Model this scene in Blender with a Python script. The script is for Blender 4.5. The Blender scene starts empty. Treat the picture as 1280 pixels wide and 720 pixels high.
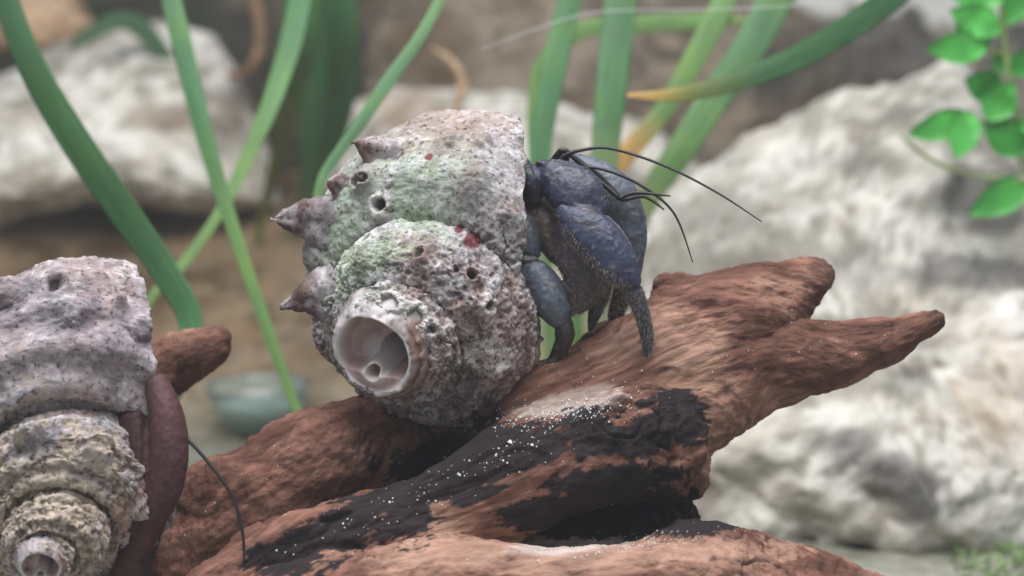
import bpy, bmesh, math, random
import numpy as np
from mathutils import Vector, Matrix
from mathutils.bvhtree import BVHTree

# ------------------------------------------------------------------ camera, light, exposure
CM = 0.01                                   # everything below is laid out in centimetres
sc = bpy.context.scene
C = sc.collection
PITCH = math.radians(10.0); DIST = 50.0; HC = 12.0; PPC = 50.0   # photo pixels per cm in the focal plane
FW = np.array([0, math.cos(PITCH), -math.sin(PITCH)]); UP = np.array([0, math.sin(PITCH), math.cos(PITCH)])
RT = np.array([1.0, 0, 0]); CENTRE = np.array([0, 0, HC]); EYE = CENTRE - DIST * FW
cd = bpy.data.cameras.new('camera'); cam = bpy.data.objects.new('camera', cd); C.objects.link(cam)
cam.location = EYE * CM; cam.rotation_euler = (math.pi/2 - PITCH, 0, 0)
cd.sensor_width = 36; cd.lens = 36 * DIST / (1280 / PPC); cd.clip_start = 0.02; cd.clip_end = 20
cd.dof.use_dof = True; cd.dof.focus_distance = (DIST - 0.8) * CM; cd.dof.aperture_fstop = 10.0
sc.camera = cam
w = bpy.data.worlds.new('World'); sc.world = w; w.use_nodes = True
bg = w.node_tree.nodes['Background']; bg.inputs[0].default_value = (0.80, 0.90, 1.0, 1); bg.inputs[1].default_value = 0.42
def lamp(name, loc, size, sy, energy, col, aim):
    l = bpy.data.lights.new(name, 'AREA'); l.shape = 'RECTANGLE'; l.size = size*CM; l.size_y = sy*CM; l.energy = energy; l.color = col
    o = bpy.data.objects.new(name, l); C.objects.link(o); o.location = Vector(loc)*CM
    o.rotation_euler = (Vector(aim)-Vector(loc)).to_track_quat('-Z', 'Y').to_euler()
    o['kind'] = 'structure'
lamp('tank_lamp', (-6, -4, 66), 70, 46, 7.5, (0.975, 0.985, 1.0), (0, 14, 6))
sc.view_settings.view_transform = 'Standard'; sc.view_settings.look = 'None'
sc.view_settings.exposure = 0.0; sc.view_settings.gamma = 1.0; sc.view_settings.use_curve_mapping = False
sc.render.engine = 'CYCLES'

# ------------------------------------------------------------------ helpers
rnd = random.Random(5)
def P(px, py, d=0.0):
    "photo pixel + distance behind the focal plane (cm) -> point (cm)"
    s = (DIST + d) / DIST
    return CENTRE + RT*((px-640)/PPC*s) + UP*((360-py)/PPC*s) + FW*d
def to_px(v):
    q = v - EYE; z = q @ FW
    return 640 + (q @ RT)/z*DIST*PPC, 360 - (q @ UP)/z*DIST*PPC, z - DIST
def hsh(i, j, k, seed):
    n = (i*374761393 + j*668265263 + k*1274126177 + seed*974634777) & 0xFFFFFFFF
    n = ((n ^ (n >> 13)) * 1274126177) & 0xFFFFFFFF
    n = ((n ^ (n >> 16)) * 2246822519) & 0xFFFFFFFF
    return ((n ^ (n >> 15)) & 0xFFFF) / 32767.5 - 1.0
def noise(p, f=1.0, seed=0):
    p = np.asarray(p)*f; i = np.floor(p).astype(np.int64); t = p-i; t = t*t*t*(t*(t*6-15)+10)
    r = 0
    for a in (0, 1):
        for b in (0, 1):
            for c in (0, 1):
                wgt = (t[..., 0] if a else 1-t[..., 0])*(t[..., 1] if b else 1-t[..., 1])*(t[..., 2] if c else 1-t[..., 2])
                r = r + wgt*hsh(i[..., 0]+a, i[..., 1]+b, i[..., 2]+c, seed)
    return r
def fbm(p, f=1.0, octs=4, seed=0, gain=.5):
    r = 0; a = 1.0; n = 0
    for o in range(octs):
        r = r + a*noise(p, f, seed+o*17); n += a; a *= gain; f *= 2.03
    return r/n*1.6
def ss(a, b, x): t = np.clip((x-a)/(b-a+1e-12), 0, 1); return t*t*(3-2*t)
def mix(a, b, t): return a + (b-a)*t[..., None]
def col(*c): return np.array(c, float)
def srgb(r, g, b): return np.array([((v/255)/12.92 if v/255 < .04045 else ((v/255+.055)/1.055)**2.4) for v in (r, g, b)])

def mesh_obj(name, V, F, mat, parent=None, colour=None, origin=None, smooth=True, uv=None):
    "V in cm; F an (n,3)/(n,4) int array or list of polygons"
    V = np.asarray(V, float); o_ = V.mean(0) if origin is None else np.asarray(origin, float)
    if parent is not None: o_ = np.asarray(parent['_o'])
    me = bpy.data.meshes.new(name)
    W_ = ((V - o_)*CM)
    if isinstance(F, np.ndarray):
        n = len(F); k = F.shape[1]
        me.vertices.add(len(W_)); me.vertices.foreach_set('co', W_.ravel())
        me.loops.add(n*k); me.loops.foreach_set('vertex_index', F.astype(np.int32).ravel())
        me.polygons.add(n); me.polygons.foreach_set('loop_start', np.arange(n, dtype=np.int32)*k)
        me.update(calc_edges=True); me.validate()
    else:
        me.from_pydata(W_.tolist(), [], F); me.update()
    me.polygons.foreach_set('use_smooth', [smooth]*len(me.polygons))
    if colour is not None:
        at = me.attributes.new('Col', 'FLOAT_COLOR', 'POINT')
        c = np.ones((len(W_), 4)); c[:, :3] = np.clip(colour, 0, 1); at.data.foreach_set('color', c.ravel())
    if uv is not None:
        at = me.attributes.new('Par', 'FLOAT_VECTOR', 'POINT')
        c = np.zeros((len(W_), 3)); c[:, :uv.shape[1]] = uv; at.data.foreach_set('vector', c.ravel())
    me.materials.append(mat)
    o = bpy.data.objects.new(name, me); C.objects.link(o)
    if parent is not None: o.parent = parent
    else: o.location = Vector(o_)*CM
    o['_o'] = list(o_)
    return o
def empty(name, loc):
    o = bpy.data.objects.new(name, None); C.objects.link(o); o.location = Vector(loc)*CM; o['_o'] = list(loc); o.empty_display_size = .01
    return o
def tag(o, label, cat, group=None, kind=None):
    o['label'] = label; o['category'] = cat
    if group: o['group'] = group
    if kind: o['kind'] = kind
    return o

# ------------------------------------------------------------------ materials
def mat(name, rough=.8, spec=.3, noise_scale=300., noise_amt=.15, bump=.3, bump_scale=900., bump_dist=.0006, translucent=0., stretch=None, base=None, speck=0.):
    m = bpy.data.materials.new(name); m.use_nodes = True
    nt = m.node_tree; N = nt.nodes; L = nt.links; b = N['Principled BSDF']
    b.inputs['Roughness'].default_value = rough; b.inputs['Specular IOR Level'].default_value = spec
    tc = N.new('ShaderNodeTexCoord'); src = tc.outputs['Object']
    if base is None:
        a = N.new('ShaderNodeAttribute'); a.attribute_name = 'Col'; cs = a.outputs['Color']
    else:
        a = N.new('ShaderNodeRGB'); a.outputs[0].default_value = (*base, 1); cs = a.outputs[0]
    if stretch:
        p = N.new('ShaderNodeAttribute'); p.attribute_name = 'Par'
        mp = N.new('ShaderNodeMapping'); mp.inputs['Scale'].default_value = stretch; L.new(p.outputs['Vector'], mp.inputs[0]); src = mp.outputs[0]
    n1 = N.new('ShaderNodeTexNoise'); n1.inputs['Scale'].default_value = noise_scale; n1.inputs['Detail'].default_value = 5
    L.new(src, n1.inputs['Vector'])
    mr = N.new('ShaderNodeMapRange'); mr.inputs[1].default_value = .25; mr.inputs[2].default_value = .75; mr.inputs[3].default_value = 1-noise_amt; mr.inputs[4].default_value = 1+noise_amt
    L.new(n1.outputs[0], mr.inputs[0])
    mx = N.new('ShaderNodeVectorMath'); mx.operation = 'SCALE'; L.new(cs, mx.inputs[0]); L.new(mr.outputs[0], mx.inputs['Scale'])
    L.new(mx.outputs[0], b.inputs['Base Color'])
    if speck:
        n3 = N.new('ShaderNodeTexNoise'); n3.inputs['Scale'].default_value = 800; n3.inputs['Detail'].default_value = 3; L.new(src, n3.inputs['Vector'])
        r3 = N.new('ShaderNodeValToRGB'); L.new(n3.outputs[0], r3.inputs[0]); el = r3.color_ramp.elements
        el[0].position = .33; el[0].color = (1-speck, 1-speck*1.08, 1-speck*1.12, 1); el[1].position = .72; el[1].color = (1+speck*.45, 1+speck*.46, 1+speck*.48, 1)
        e3 = el.new(.43); e3.color = (1, 1, 1, 1); e4 = el.new(.60); e4.color = (1, 1, 1, 1)
        m3 = N.new('ShaderNodeVectorMath'); m3.operation = 'MULTIPLY'; L.new(mx.outputs[0], m3.inputs[0]); L.new(r3.outputs[0], m3.inputs[1]); L.new(m3.outputs[0], b.inputs['Base Color'])
    n2 = N.new('ShaderNodeTexNoise'); n2.inputs['Scale'].default_value = bump_scale; n2.inputs['Detail'].default_value = 6; n2.inputs['Roughness'].default_value = .6
    L.new(src, n2.inputs['Vector'])
    bp = N.new('ShaderNodeBump'); bp.inputs['Strength'].default_value = bump; bp.inputs['Distance'].default_value = bump_dist
    L.new(n2.outputs[0], bp.inputs['Height']); L.new(bp.outputs[0], b.inputs['Normal'])
    if translucent:
        tr = N.new('ShaderNodeBsdfTranslucent'); L.new(mx.outputs[0], tr.inputs[0]); ms = N.new('ShaderNodeMixShader'); ms.inputs[0].default_value = translucent
        L.new(b.outputs[0], ms.inputs[1]); L.new(tr.outputs[0], ms.inputs[2]); L.new(ms.outputs[0], N['Material Output'].inputs[0])
    return m
M_shell = mat('shell_chalk', .88, .22, 330, .34, .7, 650, .0011, speck=.6)
M_hole = mat('shell_inside', .45, .45, 200, .06, .15, 500, .0004)
M_wood = mat('driftwood', .85, .22, 420, .34, .8, 700, .0013, stretch=(1, 1, 1))
M_rock = mat('limestone', .95, .15, 70, .22, .7, 110, .004)
M_soil = mat('soil', .95, .15, 90, .35, .9, 160, .004)
M_leaf = mat('strap_leaf', .55, .35, 1.0, .42, .25, 1.6, .0004, translucent=.25, stretch=(3, 60, 1))
M_leaf2 = mat('small_leaf', .25, .5, 120, .12, .2, 200, .0006, translucent=.3)
M_crab = mat('crab_armour', .40, .5, 420, .30, .5, 900, .0006, speck=.35)
M_hair = mat('crab_bristle', .5, .4, 300, .1, 0, 300, .0001, base=(.30, .24, .18))
M_ant = mat('antenna', .38, .5, 300, .2, .2, 2000, .0002, base=(.018, .013, .014))
M_flap = mat('maroon_claw', .62, .35, 300, .2, .4, 900, .0005)
M_grain = mat('sand', .8, .3, 500, .1, 0, 300, .0001, base=(.78, .78, .76))
M_root = mat('dry_root', .9, .2, 150, .3, .5, 300, .001)
M_moss = mat('moss', .7, .3, 120, .3, 0, 300, .0001)
M_scratch = mat('pale_scratch', .5, .4, 100, .1, 0, 100, .0001, base=(.55, .57, .58))
m = bpy.data.materials.new('pale_glass'); m.use_nodes = True; b = m.node_tree.nodes['Principled BSDF']
b.inputs['Base Color'].default_value = (.74, .86, .82, 1); b.inputs['Roughness'].default_value = .12; b.inputs['Transmission Weight'].default_value = .88; b.inputs['IOR'].default_value = 1.45
M_glass = m
m = bpy.data.materials.new('dish_water'); m.use_nodes = True; b = m.node_tree.nodes['Principled BSDF']
b.inputs['Base Color'].default_value = (.74, .84, .80, 1); b.inputs['Roughness'].default_value = .05; b.inputs['Transmission Weight'].default_value = .8; b.inputs['IOR'].default_value = 1.33
M_water = m

# ------------------------------------------------------------------ ground and back wall
def ground_z(x, y):
    p = np.stack([x, y, 0*x], -1)
    bank = ss(33, 54, y + 2*fbm(p, .08, 3, 3))*7.6*ss(8, -2, x) + ss(46, 70, y)*7*ss(-2, 8, x)
    return bank + .35*fbm(p, .22, 4, 8) + .1*fbm(p, 1.3, 3, 9)
gx, gy = np.meshgrid(np.linspace(-75, 75, 260), np.linspace(-30, 90, 240))
V = np.stack([gx, gy, ground_z(gx, gy)], -1).reshape(-1, 3)
ii = np.arange(240*260).reshape(240, 260)
F = np.stack([ii[:-1, :-1], ii[:-1, 1:], ii[1:, 1:], ii[1:, :-1]], -1).reshape(-1, 4)
n = fbm(V, .3, 5, 21); n2 = fbm(V, 1.4, 3, 22)
gc = mix(srgb(132, 110, 84)[None], srgb(84, 66, 46)[None], ss(-.3, .5, n))
gc = mix(gc, srgb(150, 138, 118)[None], ss(.1, .6, n2)*.4)
near = ss(40, 26, V[:, 1])
gc = mix(gc, mix(srgb(165, 162, 148)[None], srgb(128, 126, 112)[None], ss(-.4, .4, n)), near)
g = mesh_obj('ground', V, F, M_soil, colour=gc, origin=(0, 0, 0)); g['kind'] = 'structure'

bx, bz = np.meshgrid(np.linspace(-75, 75, 220), np.linspace(-2, 60, 100))
bp_ = np.stack([bx, 0*bx, bz], -1)
by = 84 + 2.2*fbm(bp_, .12, 4, 31)+.5*fbm(bp_, .7, 3, 33)
V = np.stack([bx, by, bz], -1).reshape(-1, 3); ii = np.arange(100*220).reshape(100, 220)
F = np.stack([ii[:-1, :-1], ii[:-1, 1:], ii[1:, 1:], ii[1:, :-1]], -1).reshape(-1, 4)
n = fbm(V, .16, 5, 41)
wc = mix(srgb(78, 72, 62)[None], srgb(140, 124, 104)[None], ss(-.35, .45, n))
wc = mix(wc, srgb(58, 72, 50)[None], ss(.05, .5, fbm(V, .22, 3, 44))*.8)
g = mesh_obj('back_wall', V, F, M_rock, colour=wc, origin=(0, 84, 0)); g['kind'] = 'structure'

# ------------------------------------------------------------------ boulders (inflated outlines, real thickness, lumpy)
def resample(poly, n):
    p = np.array(poly, float); q = np.vstack([p, p[:1]]); s = np.r_[0, np.cumsum(np.linalg.norm(np.diff(q, axis=0), axis=1))]
    t = np.linspace(0, s[-1], n, endpoint=False)
    return np.stack([np.interp(t, s, q[:, 0]), np.interp(t, s, q[:, 1])], 1)
def boulder(name, poly, d0, thick, lean, pal, seed, stains=(), amp=1.0, nr=56, na=180, bands=None, label='', group=None):
    o2 = resample(poly, na); c = o2.mean(0); py0 = c[1]
    Vs = []; rows = []
    rs = np.sin(np.linspace(0, math.pi/2, nr))
    for side in (-1, 1):
        for k in range(nr):
            if side == 1 and k == 0: pass
            s = rs[k] if side == -1 else rs[nr-1-k]
            if side == 1 and s > .9999: continue
            q = c + (o2-c)*max(s, 1e-3)
            dd = d0 + side*thick*math.sqrt(max(0, 1-s**2.6)) + lean*(py0-q[:, 1])/100.
            Vs.append(np.array([P(x, y, d) for (x, y), d in zip(q, dd)])); rows.append(len(Vs)-1)
    V = np.concatenate(Vs); R_ = len(Vs); ii = np.arange(R_*na).reshape(R_, na)
    jj = np.roll(ii, -1, 1)
    F = np.stack([ii[:-1], jj[:-1], jj[1:], ii[1:]], -1).reshape(-1, 4)
    ctr = V.mean(0); nrm = V-ctr; nrm /= np.linalg.norm(nrm, axis=1)[:, None]+1e-9
    f1 = fbm(V, .14, 4, seed); f2 = fbm(V, .55, 5, seed+3, .55); rid = np.abs(fbm(V, .38, 4, seed+5))
    V = V + nrm*(amp*(1.0*f1+.38*f2-.2*ss(.22, .0, rid)+.10*fbm(V, 2.2, 3, seed+6)))[:, None]
    px, py, dz = to_px(V)
    n = fbm(V, .35, 5, seed+7, .6); n3 = fbm(V, 1.2, 4, seed+9, .6)
    cc = mix(pal[0][None], pal[1][None], ss(-.25, .45, n+.6*n3))
    cc = mix(cc, pal[2][None], ss(.10, .50, fbm(V, .42, 5, seed+11, .65)+.45*n3)*.72)
    cc = mix(cc, pal[2][None], ss(.25, .6, fbm(V, 1.5, 4, seed+12, .6))*.55)
    warp = 26*fbm(V, .5, 4, seed+13)
    for (sx, sy, rx, ry, cl, st) in stains:
        e = np.hypot((px-sx+warp)/rx, (py-sy+.8*warp)/ry)
        cc = mix(cc, cl[None], ss(1.15, .55, e+.35*n3)*st*(dz < d0+4))
    o = mesh_obj(name, V, F, M_rock, colour=cc, origin=V[np.argmin(V[:, 2])])
    return tag(o, label, 'boulder', group)
PALE = (srgb(222, 216, 206), srgb(194, 186, 172), srgb(132, 124, 112))
GREY = srgb(84, 80, 76); OCH = srgb(180, 152, 122); BRN = srgb(120, 98, 72)
boulder('limestone_boulder', [(775, 330), (815, 268), (860, 228), (930, 185), (1000, 150), (1060, 118), (1110, 104), (1160, 92), (1195, 72), (1222, 96), (1236, 145), (1290, 160), (1400, 210), (1440, 420), (1420, 730), (1150, 745), (900, 735), (790, 640), (760, 470)],
        30, 9.5, 2.2, PALE, 100, [(1245, 255, 80, 48, GREY, .85), (1235, 345, 110, 36, GREY, .75), (1060, 550, 50, 40, GREY, .7), (1120, 600, 56, 40, GREY, .8), (1140, 630, 30, 40, GREY, .6), (1060, 330, 70, 24, GREY, .4), (1130, 480, 40, 30, GREY, .5), (860, 330, 70, 40, srgb(120, 114, 98), .6), (900, 270, 80, 26, srgb(120, 112, 98), .55), (1250, 500, 60, 90, OCH, .4), (930, 320, 60, 36, srgb(128, 122, 110), .6), (1060, 470, 60, 30, srgb(130, 124, 112), .5), (880, 520, 60, 50, srgb(150, 146, 130), .5), (1120, 150, 40, 22, GREY, .5), (1000, 690, 380, 26, srgb(140, 136, 120), .6), (1080, 215, 50, 16, GREY, .35)], 1.0,
        label='large pale limestone boulder with grey stains behind the forked driftwood tips')
boulder('limestone_boulder', [(440, 150), (500, 118), (580, 104), (660, 112), (740, 132), (820, 148), (880, 210), (900, 330), (860, 470), (600, 500), (430, 420), (420, 250)],
        47, 6, 1.5, PALE, 200, [(760, 235, 60, 30, GREY, .6), (840, 255, 50, 40, srgb(110, 98, 84), .6), (500, 130, 60, 30, srgb(150, 120, 96), .5)], .9, label='pale boulder hidden mostly behind the crab in the lifted shell')
boulder('limestone_boulder', [(-120, 120), (-30, 110), (30, 92), (90, 60), (150, 38), (220, 36), (262, 52), (290, 92), (318, 150), (345, 215), (350, 262), (250, 275), (100, 268), (-40, 290), (-140, 270)],
        52, 6, 2.0, PALE, 300, [(230, 145, 90, 24, srgb(132, 116, 98), .75), (30, 150, 50, 24, srgb(150, 140, 126), .6), (300, 150, 34, 70, srgb(118, 106, 92), .6), (60, 240, 160, 16, BRN, .5)], .8, label='white chalky boulder resting on the brown soil bank behind a broad strap leaf')
boulder('brown_stone', [(-20, 20), (20, -12), (60, -16), (100, 0), (124, 30), (110, 62), (40, 75), (-20, 70)], 60, 3.5, 1.0, (srgb(196, 166, 136), srgb(160, 126, 96), srgb(110, 84, 62)), 400, [], .5, 30, 110, label='small tan stone behind the white chalky boulder')
boulder('brown_stone', [(460, 40), (520, -20), (640, -50), (760, -30), (900, -10), (1000, 10), (1060, 60), (1050, 150), (900, 260), (700, 250), (520, 230), (450, 150)], 64, 5, 1.0, (srgb(150, 136, 118), srgb(116, 102, 86), srgb(84, 76, 66)), 500, [(540, 60, 60, 50, srgb(96, 78, 58), .7), (720, 60, 90, 40, srgb(140, 126, 110), .6), (980, 90, 60, 50, srgb(74, 70, 66), .8)], .9, label='wide grey brown stone at the rear under the arching leaf')
boulder('limestone_boulder', [(940, -20), (1020, -80), (1200, -120), (1400, -60), (1440, 60), (1380, 200), (1150, 240), (1000, 130), (930, 40)], 68, 5, 1.0, (srgb(150, 142, 128), srgb(100, 96, 88), srgb(76, 72, 66)), 600, [(1120, -6, 200, 26, srgb(214, 210, 202), .9), (1100, 70, 120, 40, srgb(78, 74, 70), .7)], .8, label='dark grey boulder with a pale top behind the small leafy plant')
boulder('brown_stone', [(330, 70), (380, 30), (450, 50), (490, 130), (480, 260), (420, 300), (350, 270), (320, 170)], 66, 4, 1.0, (srgb(92, 84, 66), srgb(70, 66, 52), srgb(52, 56, 42)), 700, [], .6, 30, 110, label='dark stone standing in for the shaded gap between the white boulder and the lifted shell')  # dark palette paints in the shade of the gap behind

# ------------------------------------------------------------------ driftwood
def spline(pts, n):
    p = np.array(pts, float); m_ = len(p); t = np.linspace(0, m_-1, n); i = np.clip(np.floor(t).astype(int), 0, m_-2); u = (t-i)[:, None]
    g_ = lambda k: p[np.clip(k, 0, m_-1)]
    p0, p1, p2, p3 = g_(i-1), g_(i), g_(i+1), g_(i+2)
    return .5*((2*p1)+(-p0+p2)*u+(2*p0-5*p1+4*p2-p3)*u*u+(-p0+3*p1-3*p2+p3)*u**3)
def tube_px(pts, kd=1.0, n=None, na=28, wob=.0, seed=0, ends=True):
    "pts: (px,py,depth,radius px); closed tube with round ends, kd = depth radius / picture radius"
    a = spline(pts, n or 14*len(pts)); ctr = np.array([P(x, y, d) for x, y, d, r in a]); rad = np.maximum(a[:, 3], 1)/PPC*(DIST+a[:, 2])/DIST
    t = np.gradient(ctr, axis=0); t /= np.linalg.norm(t, axis=1)[:, None]
    n1 = np.cross(t, FW); n1 /= np.linalg.norm(n1, axis=1)[:, None]+1e-9; n2 = np.cross(n1, t)
    ph = np.linspace(0, 2*math.pi, na, endpoint=False)
    ring = np.cos(ph)[None, :, None]*n1[:, None]+kd*np.sin(ph)[None, :, None]*n2[:, None]
    rows = []; capn = 5
    for k in range(1, capn):
        f = k/capn; rows.append(ctr[0]-t[0]*rad[0]*math.sqrt(1-f*f)*.8 + ring[0]*rad[0]*f)
    for k in range(len(ctr)): rows.append(ctr[k]+ring[k]*rad[k])
    for k in range(capn-1, 0, -1):
        f = k/capn; rows.append(ctr[-1]+t[-1]*rad[-1]*math.sqrt(1-f*f)*.8 + ring[-1]*rad[-1]*f)
    V = np.array(rows); R_ = len(V); V = V.reshape(-1, 3)
    if wob:
        cl = np.repeat(np.vstack([np.repeat(ctr[:1], capn-1, 0), ctr, np.repeat(ctr[-1:], capn-1, 0)]), na, 0)
        dv = V-cl; V = cl + dv*(1+wob*fbm(V, .8, 3, seed))[:, None]
    ii = np.arange(R_*na).reshape(R_, na); jj = np.roll(ii, -1, 1)
    F = np.stack([ii[:-1], jj[:-1], jj[1:], ii[1:]], -1).reshape(-1, 4).tolist()
    F.append(list(range(na))[::-1]); F.append(list(range((R_-1)*na, R_*na)))
    return V, F, ctr, t, rad
def remesh(parts, voxel, smooth=0, fac=.5):
    Vs = []; Fs = []; o = 0
    for V, F in parts:
        Vs.append(V); Fs += [[i+o for i in f] for f in F]; o += len(V)
    me = bpy.data.meshes.new('tmp'); me.from_pydata(np.concatenate(Vs).tolist(), [], Fs); me.update()
    bm = bmesh.new(); bm.from_mesh(me); bmesh.ops.recalc_face_normals(bm, faces=bm.faces); bm.to_mesh(me); bm.free()
    ob = bpy.data.objects.new('tmp', me); C.objects.link(ob)
    md = ob.modifiers.new('r', 'REMESH'); md.mode = 'VOXEL'; md.voxel_size = voxel
    if smooth:
        s_ = ob.modifiers.new('s', 'SMOOTH'); s_.factor = fac; s_.iterations = smooth
    dg = bpy.context.evaluated_depsgraph_get(); ev = ob.evaluated_get(dg); m2 = ev.to_mesh()
    V = np.empty(len(m2.vertices)*3); m2.vertices.foreach_get('co', V); V = V.reshape(-1, 3)
    N_ = np.empty(len(m2.vertices)*3); m2.vertices.foreach_get('normal', N_); N_ = N_.reshape(-1, 3)
    F = np.empty(len(m2.loops), np.int32); m2.loops.foreach_get('vertex_index', F); F = F.reshape(-1, 4)
    ev.to_mesh_clear(); bpy.data.objects.remove(ob); bpy.data.meshes.remove(me)
    return V, N_, F
def fibre_dir(V, ctrs, tans, sig=1.6):
    acc = np.zeros_like(V); W_ = np.zeros(len(V))
    for c_, t_ in zip(np.concatenate(ctrs)[::4], np.concatenate(tans)[::4]):
        ww = np.exp(-((V-c_)**2).sum(1)/(2*sig*sig)) + 1e-9
        tt = t_ if t_[0] > 0 else -t_
        acc += ww[:, None]*tt; W_ += ww
    acc /= np.linalg.norm(acc, axis=1)[:, None]+1e-9
    return acc
def stain_field(px, py, blobs, warp):
    e = np.full(px.shape, 9.)
    for (sx, sy, rx, ry, rot) in blobs:
        c_, s_ = math.cos(rot), math.sin(rot); dx = px-sx; dy = py-sy
        e = np.minimum(e, np.hypot((dx*c_+dy*s_)/rx, (-dx*s_+dy*c_)/ry))
    return e + warp
def wood_colours(V, fd, N_, seed, char_shade=(), pale=()):
    q = V - .86*(V*fd).sum(1)[:, None]*fd
    a = fbm(q, 1.1, 5, seed, .6); b = fbm(q, 5., 4, seed+3, .6); c = fbm(V, .45, 4, seed+5)
    cc = mix(srgb(138, 98, 84)[None], srgb(102, 69, 58)[None], ss(-.35, .4, a))
    cc = mix(cc, srgb(172, 134, 114)[None], ss(.1, .65, c+.4*b)*.65)
    cc = mix(cc, srgb(90, 54, 42)[None], ss(.25, .7, b+.2*a)*.6)
    px, py, dz = to_px(V)
    for blobs, cl, st in pale:
        cc = mix(cc, cl[None], ss(1.1, .6, stain_field(px, py, blobs, .35*c+.35*b))*st)
    if char_shade:
        e = stain_field(px, py, char_shade, .62*fbm(q, 1.0, 5, seed+9, .7)+.40*b)
        k = ss(1.06, .96, e)
        cc = mix(cc, (srgb(36, 31, 34)*1.)[None], k*.96)
    return cc
wood_chains = [
    # log running up behind, from below the left shell to under the lifted shell
    ([(40, 1010, 2.0, 60), (110, 840, 2.0, 72), (205, 700, 2.0, 78), (300, 640, 1.8, 72), (400, 585, 1.7, 72), (470, 560, 2.4, 62), (550, 582, 4.4, 66), (640, 572, 4.8, 72), (710, 510, 3.6, 56), (780, 450, 1.9, 56)], .9),
    # charred log in front
    ([(250, 770, -2.2, 40), (330, 728, -2.0, 56), (420, 690, -1.8, 62), (520, 655, -1.6, 62), (620, 615, -1.4, 66), (700, 580, -1.0, 70), (780, 556, -.6, 76), (838, 568, -.2, 58)], .85),
    # lip along its top
    ([(300, 712, -1.9, 14), (380, 668, -1.6, 16), (450, 632, -1.3, 16), (540, 602, -.9, 16), (600, 568, -.6, 18), (645, 540, -.3, 20), (690, 520, 0, 24)], 1.1),
    # lower front root with its pale top
    ([(230, 830, -3.4, 60), (380, 772, -3.3, 66), (520, 745, -3.2, 62), (660, 745, -3.0, 62), (780, 742, -2.6, 66), (880, 742, -2.2, 82), (980, 790, -1.6, 84), (1080, 880, -1.2, 86), (1150, 1020, -1.0, 80)], 1.0),
    ([(470, 730, -2.6, 40), (560, 712, -2.4, 44), (640, 734, -2.3, 44), (760, 728, -2.0, 44), (890, 700, -1.7, 46), (990, 732, -1.4, 44), (1090, 775, -1.2, 50), (1180, 830, -1, 50)], 1.2),
    # upper trunk and the two prongs
    ([(640, 535, .9, 50), (720, 505, 1.0, 62), (800, 474, 1.2, 70), (862, 446, 1.4, 82), (920, 410, 1.6, 66), (975, 375, 1.8, 46), (1014, 350, 2.0, 27)], .8),
    ([(816, 428, 1.6, 42), (844, 392, 1.8, 38), (872, 376, 1.9, 33), (930, 364, 1.9, 30), (985, 346, 2.0, 22), (1016, 336, 2.1, 12)], .9),
    ([(834, 378, 2.0, 22), (838, 362, 2.1, 24), (866, 364, 2.2, 22)], 1.0),
    ([(800, 560, .6, 50), (850, 520, .9, 66), (910, 470, 1.2, 62), (980, 452, 1.3, 50), (1060, 436, 1.4, 38), (1120, 418, 1.4, 28), (1164, 402, 1.4, 15)], .85),
    ([(700, 560, .2, 60), (780, 530, .3, 60), (840, 545, .5, 52), (858, 600, .8, 30)], 1.0),
    ([(620, 680, 1.2, 48), (700, 664, 1.2, 54), (800, 662, 1.3, 54), (820, 662, 1.3, 46)], .9), ([(640, 720, .2, 40), (800, 716, .3, 40), (850, 710, .6, 36)], 1.0),
    ([(830, 352, 2.2, 13), (846, 358, 2.2, 19), (868, 366, 2.1, 22)], 1.0), ([(985, 338, 2.0, 14), (1020, 334, 2.1, 13), (1028, 346, 2.0, 13)], 1.0),
    # support beneath, out of the frame
    ([(560, 660, 1.5, 50), (600, 760, 1.6, 60), (620, 880, 1.6, 60), (640, 1000, 1.6, 64)], 1.0),
    ([(846, 600, 1.9, 20), (846, 690, 2.1, 40), (860, 800, 2.2, 60), (880, 1000, 2.2, 70)], 1.0),
]
parts = []; ctrs = []; tans = []
for k, (pts, kd) in enumerate(wood_chains):
    V, F, c_, t_, r_ = tube_px(pts, kd, wob=.10, seed=50+k); parts.append((V, F)); ctrs.append(c_); tans.append(t_)
V, N_, F = remesh(parts, .05, 10)
fd = fibre_dir(V, ctrs, tans)
q = V - .84*(V*fd).sum(1)[:, None]*fd
px, py, dz = to_px(V)
knob = .15*fbm(V, .5, 2, 71) + .10*ss(-.1, .4, fbm(q, .6, 3, 78)) - .06*ss(.25, .6, fbm(V, 1.3, 2, 79))
fib = fbm(q, 1.5, 5, 72, .6); fine = fbm(q, 6.0, 3, 73, .6)
crack = ss(.10, .0, np.abs(fbm(q, .9, 3, 75)))*ss(.1, .5, fbm(V, .35, 2, 76))
disp = knob + .075*fib + .040*fine - .10*crack + .016*fbm(V, 4, 3, 77)
V = V + N_*disp[:, None]
V[:, 2] = np.maximum(V[:, 2], -.3)
char_shade = [(530, 578, 60, 24, -.3), (600, 556, 50, 30, -.3), (760, 545, 95, 30, -.1), (845, 520, 44, 34, .3), (680, 560, 60, 22, -.3), (600, 590, 60, 20, -.35), (520, 615, 80, 24, -.35), (430, 660, 80, 34, -.3), (370, 690, 60, 34, -.3), (500, 655, 70, 26, -.15), (760, 600, 90, 22, -.1), (700, 640, 90, 22, .0), (800, 640, 80, 34, 0), (590, 622, 50, 12, -.3), (900, 655, 34, 7, -.05)]  # charred patches; the low ones also paint the cavity's darkness
pale = [([(700, 505, 70, 14, -.2)], srgb(200, 184, 174), .5), ([(860, 440, 50, 40, 0), (800, 420, 60, 30, -.4), (640, 690, 220, 30, 0), (520, 690, 70, 30, -.3), (820, 690, 180, 22, 0)], srgb(186, 146, 126), .7), ([(720, 680, 90, 10, -.1)], srgb(208, 198, 192), .55)]
cc = wood_colours(V, fd, N_, 80, char_shade, pale)
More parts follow.
